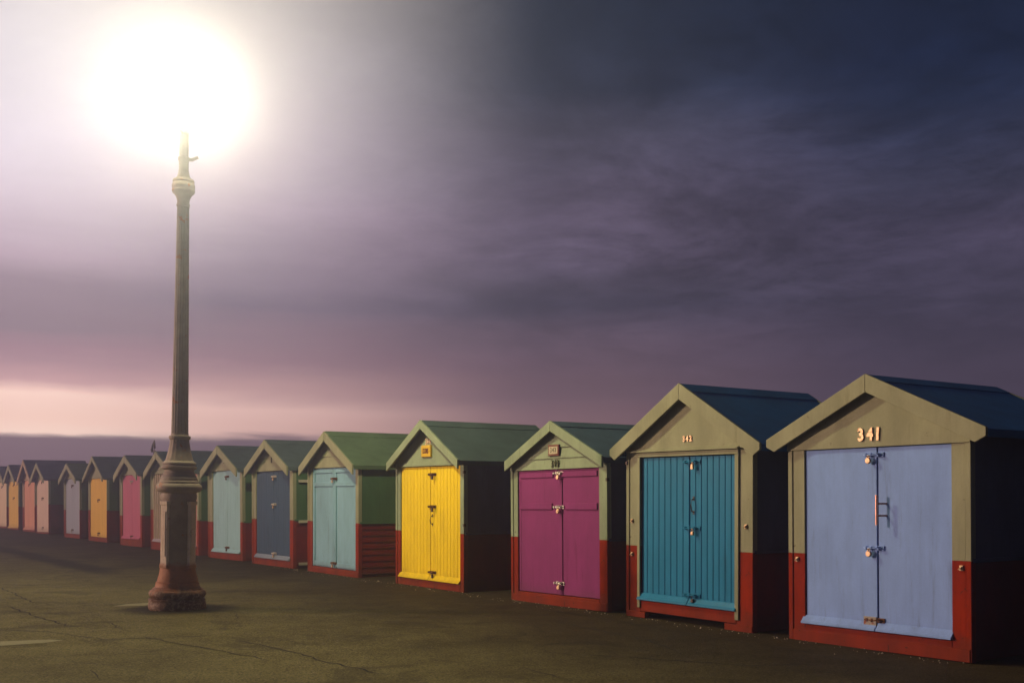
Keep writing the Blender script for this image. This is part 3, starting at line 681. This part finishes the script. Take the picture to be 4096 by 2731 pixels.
# ---- numbers, plaques and the bar handle
r, dL, dR = roots[341]
for ch_, x, rr in (('3', -.108, -4), ('4', -.006, 1), ('1', .080, 3)):
    lettering('number', ch_, .158, M['brass'], r, x, -.024, 1.985, .006, .006, 1.0, .9, R(rr))
b = MB(); b.tube([(.085, -.058, 1.155), (.085, -.058, 1.43)], .011, 10)
for z in (1.24, 1.35): b.tube([(.085, -.058, z), (.12, .0, z), (.14, .022, z)], .009, 8)
b.build('handle', metal('copper_handle', (.62, .34, .27), .28), dR)
b = MB(); b.box(-.105, .035, -.004, .010, .205, .305, bev=.002); b.build('scuffed_plate', P('scuffed_bare_patch', (.42, .38, .36), wear=(.25, .08, .05), wear_amt=.12), dL)
r = roots[342][0]
lettering('number', '342', .085, M['brass'], r, .04, -.014, 2.045, .006, .002, 1.25, 1.0, R(-1))
r = roots[343][0]
pl = MB(); pl.box(-.13, .10, -.034, -.010, 1.925, 2.068, bev=.004)
plate = pl.build('number_plaque', P('oxblood_frame', (.16, .03, .03)), r)
tl = MB(); tl.box(-.105, .075, -.037, -.034, 1.950, 2.044)
tl.build('tile', P('cream_tile', (.62, .54, .42), dirt=.05), plate)
dm = MB()
for i in range(11):
    x = -.115+.02*i
    for z in (1.9375, 2.0565): dm.box(x-.005, x+.005, -.0355, -.034, z-.004, z+.004)
for i in range(4):
    z = 1.965+.021*i
    for x in (-.1185, .0885): dm.box(x-.004, x+.004, -.0355, -.034, z-.005, z+.005)
dm.build('border_pattern', P('cream_dots', (.42, .26, .22)), plate)
lettering('digits', '343', .085, P('dark_green_digit', (.03, .05, .03)), plate, -.015, -.038, 1.997, .001, .001, 1.35, .78)
lettering('number', '343', .135, P('olive_digit', (.15, .16, .10)), r, .0, -.022, 1.822, .008, .0005, 1.12, .78)
r = roots[344][0]
lettering('number', '344', .135, P('pink_white_digit', (.80, .55, .45)), r, .012, -.012, 2.225, .005, .002, 1.2, .72)
pb = MB(); pb.box(-.155, .125, -.040, -.008, 1.995, 2.175, bev=.008)
nb_ = pb.build('name_board', P('yellow_board', (.80, .50, .05)), r)
lettering('board_lettering', 'DORIS', .105, P('maroon_letter', (.14, .02, .02)), nb_, -.015, -.041, 2.085, .002, .0025, .90, .62)
for x in (-.142, .112):
    q = MB(); q.tube([(x, -.043, 2.085), (x, -.038, 2.085)], .006, 8); q.build('screw', M['black'], nb_)
# ---- pale battens across the right side of the navy hut
r = roots[346][0]
for z in H[5]['rails']:
    q = MB(); q.box(1.052, 1.10, .10, 1.80, z-.025, z+.025, bev=.004); q.build('side_rail', M['rail'], r)
# ---- small hardware seen in the gaps
for nn, lst in ((344, [(1.02, 1.75), (1.02, .98)]), (343, [(1.02, 1.6)]), (342, [(-.99, 1.8)])):
    for x, z in lst:
        q = MB(); q.box(x-.012, x+.022, -.018, .02, z-.02, z+.02, bev=.003); q.build('cabin_hook', M['black'], roots[nn][0])

# ------------------------------------------------------------------ small tree-shaped vane above the pink hut's ridge
pk = F0+Vector((-.57, .822))*18.19
vb = pk+DN*.62
vane = empty('weather_vane', (vb.x, vb.y, 2.47), (0, 0, ROT))
tag(vane, 'small dark tree-shaped vane on the ridge of the raspberry pink hut', 'weather vane')
q = MB(); q.tube([(0, 0, -.03), (0, 0, .16)], [.02, .014], 8); q.build('pole', M['black'], vane)
q = MB()
q.tube([(-.17, 0, .10), (-.18, 0, .17), (-.13, 0, .25), (-.05, 0, .33), (.05, 0, .42)], [.03, .038, .03, .026, .012], 8)
q.tube([(.05, 0, .42), (.08, 0, .32), (.12, 0, .20)], [.012, .022, .014], 8)
q.tube([(-.03, 0, .13), (.08, 0, .115), (.18, 0, .125)], [.02, .026, .012], 8)
q.tube([(-.02, 0, .32), (.03, 0, .24), (.05, 0, .14)], [.014, .012, .014], 8)
q.build('figure', M['black'], vane)

# ------------------------------------------------------------------ pebbles and litter at the foot of the huts (nobody could count them)
peb = MB()
for _ in range(300):
    s = random.uniform(-6.9, 8); off = -abs(random.gauss(0, .16))-.02
    p = F0+Vector((-.57, .822))*s+DN*off; rr = random.uniform(.003, .008)
    if random.random() < .08: rr = .012
    b0 = len(peb.v); a = random.uniform(0, 3)
    for k in range(5):
        th = a+k*1.2566; peb.v.append((p.x+rr*math.cos(th)*random.uniform(.7, 1.3), p.y+rr*math.sin(th)*random.uniform(.7, 1.3), .002))
    peb.v.append((p.x, p.y, .002+rr))
    for k in range(5): peb.face((b0+k, b0+(k+1) % 5, b0+5))
po = peb.build('pebbles', flat_mat('pale_pebble', (.40, .33, .28)))
tag(po, 'pale pebbles and grit scattered along the foot of the huts', 'pebbles', kind='stuff')

# ------------------------------------------------------------------ sea haze
hz = MB(); hz.box(-82, 72, -27, 82, -1, 8.2)
hm = bpy.data.materials.new('haze'); hm.use_nodes = True; t = hm.node_tree; t.nodes.clear()
hm.cycles.volume_sampling = "EQUIANGULAR"
o = t.nodes.new('ShaderNodeOutputMaterial'); v = t.nodes.new('ShaderNodeVolumePrincipled')
v.inputs['Color'].default_value = (.66, .68, 1.0, 1); v.inputs['Density'].default_value = HAZE; v.inputs['Anisotropy'].default_value = .87
t.links.new(v.outputs[0], o.inputs['Volume'])
ho = hz.build('haze', hm); tag(ho, 'thin sea haze hanging over the promenade', 'haze', kind='stuff')
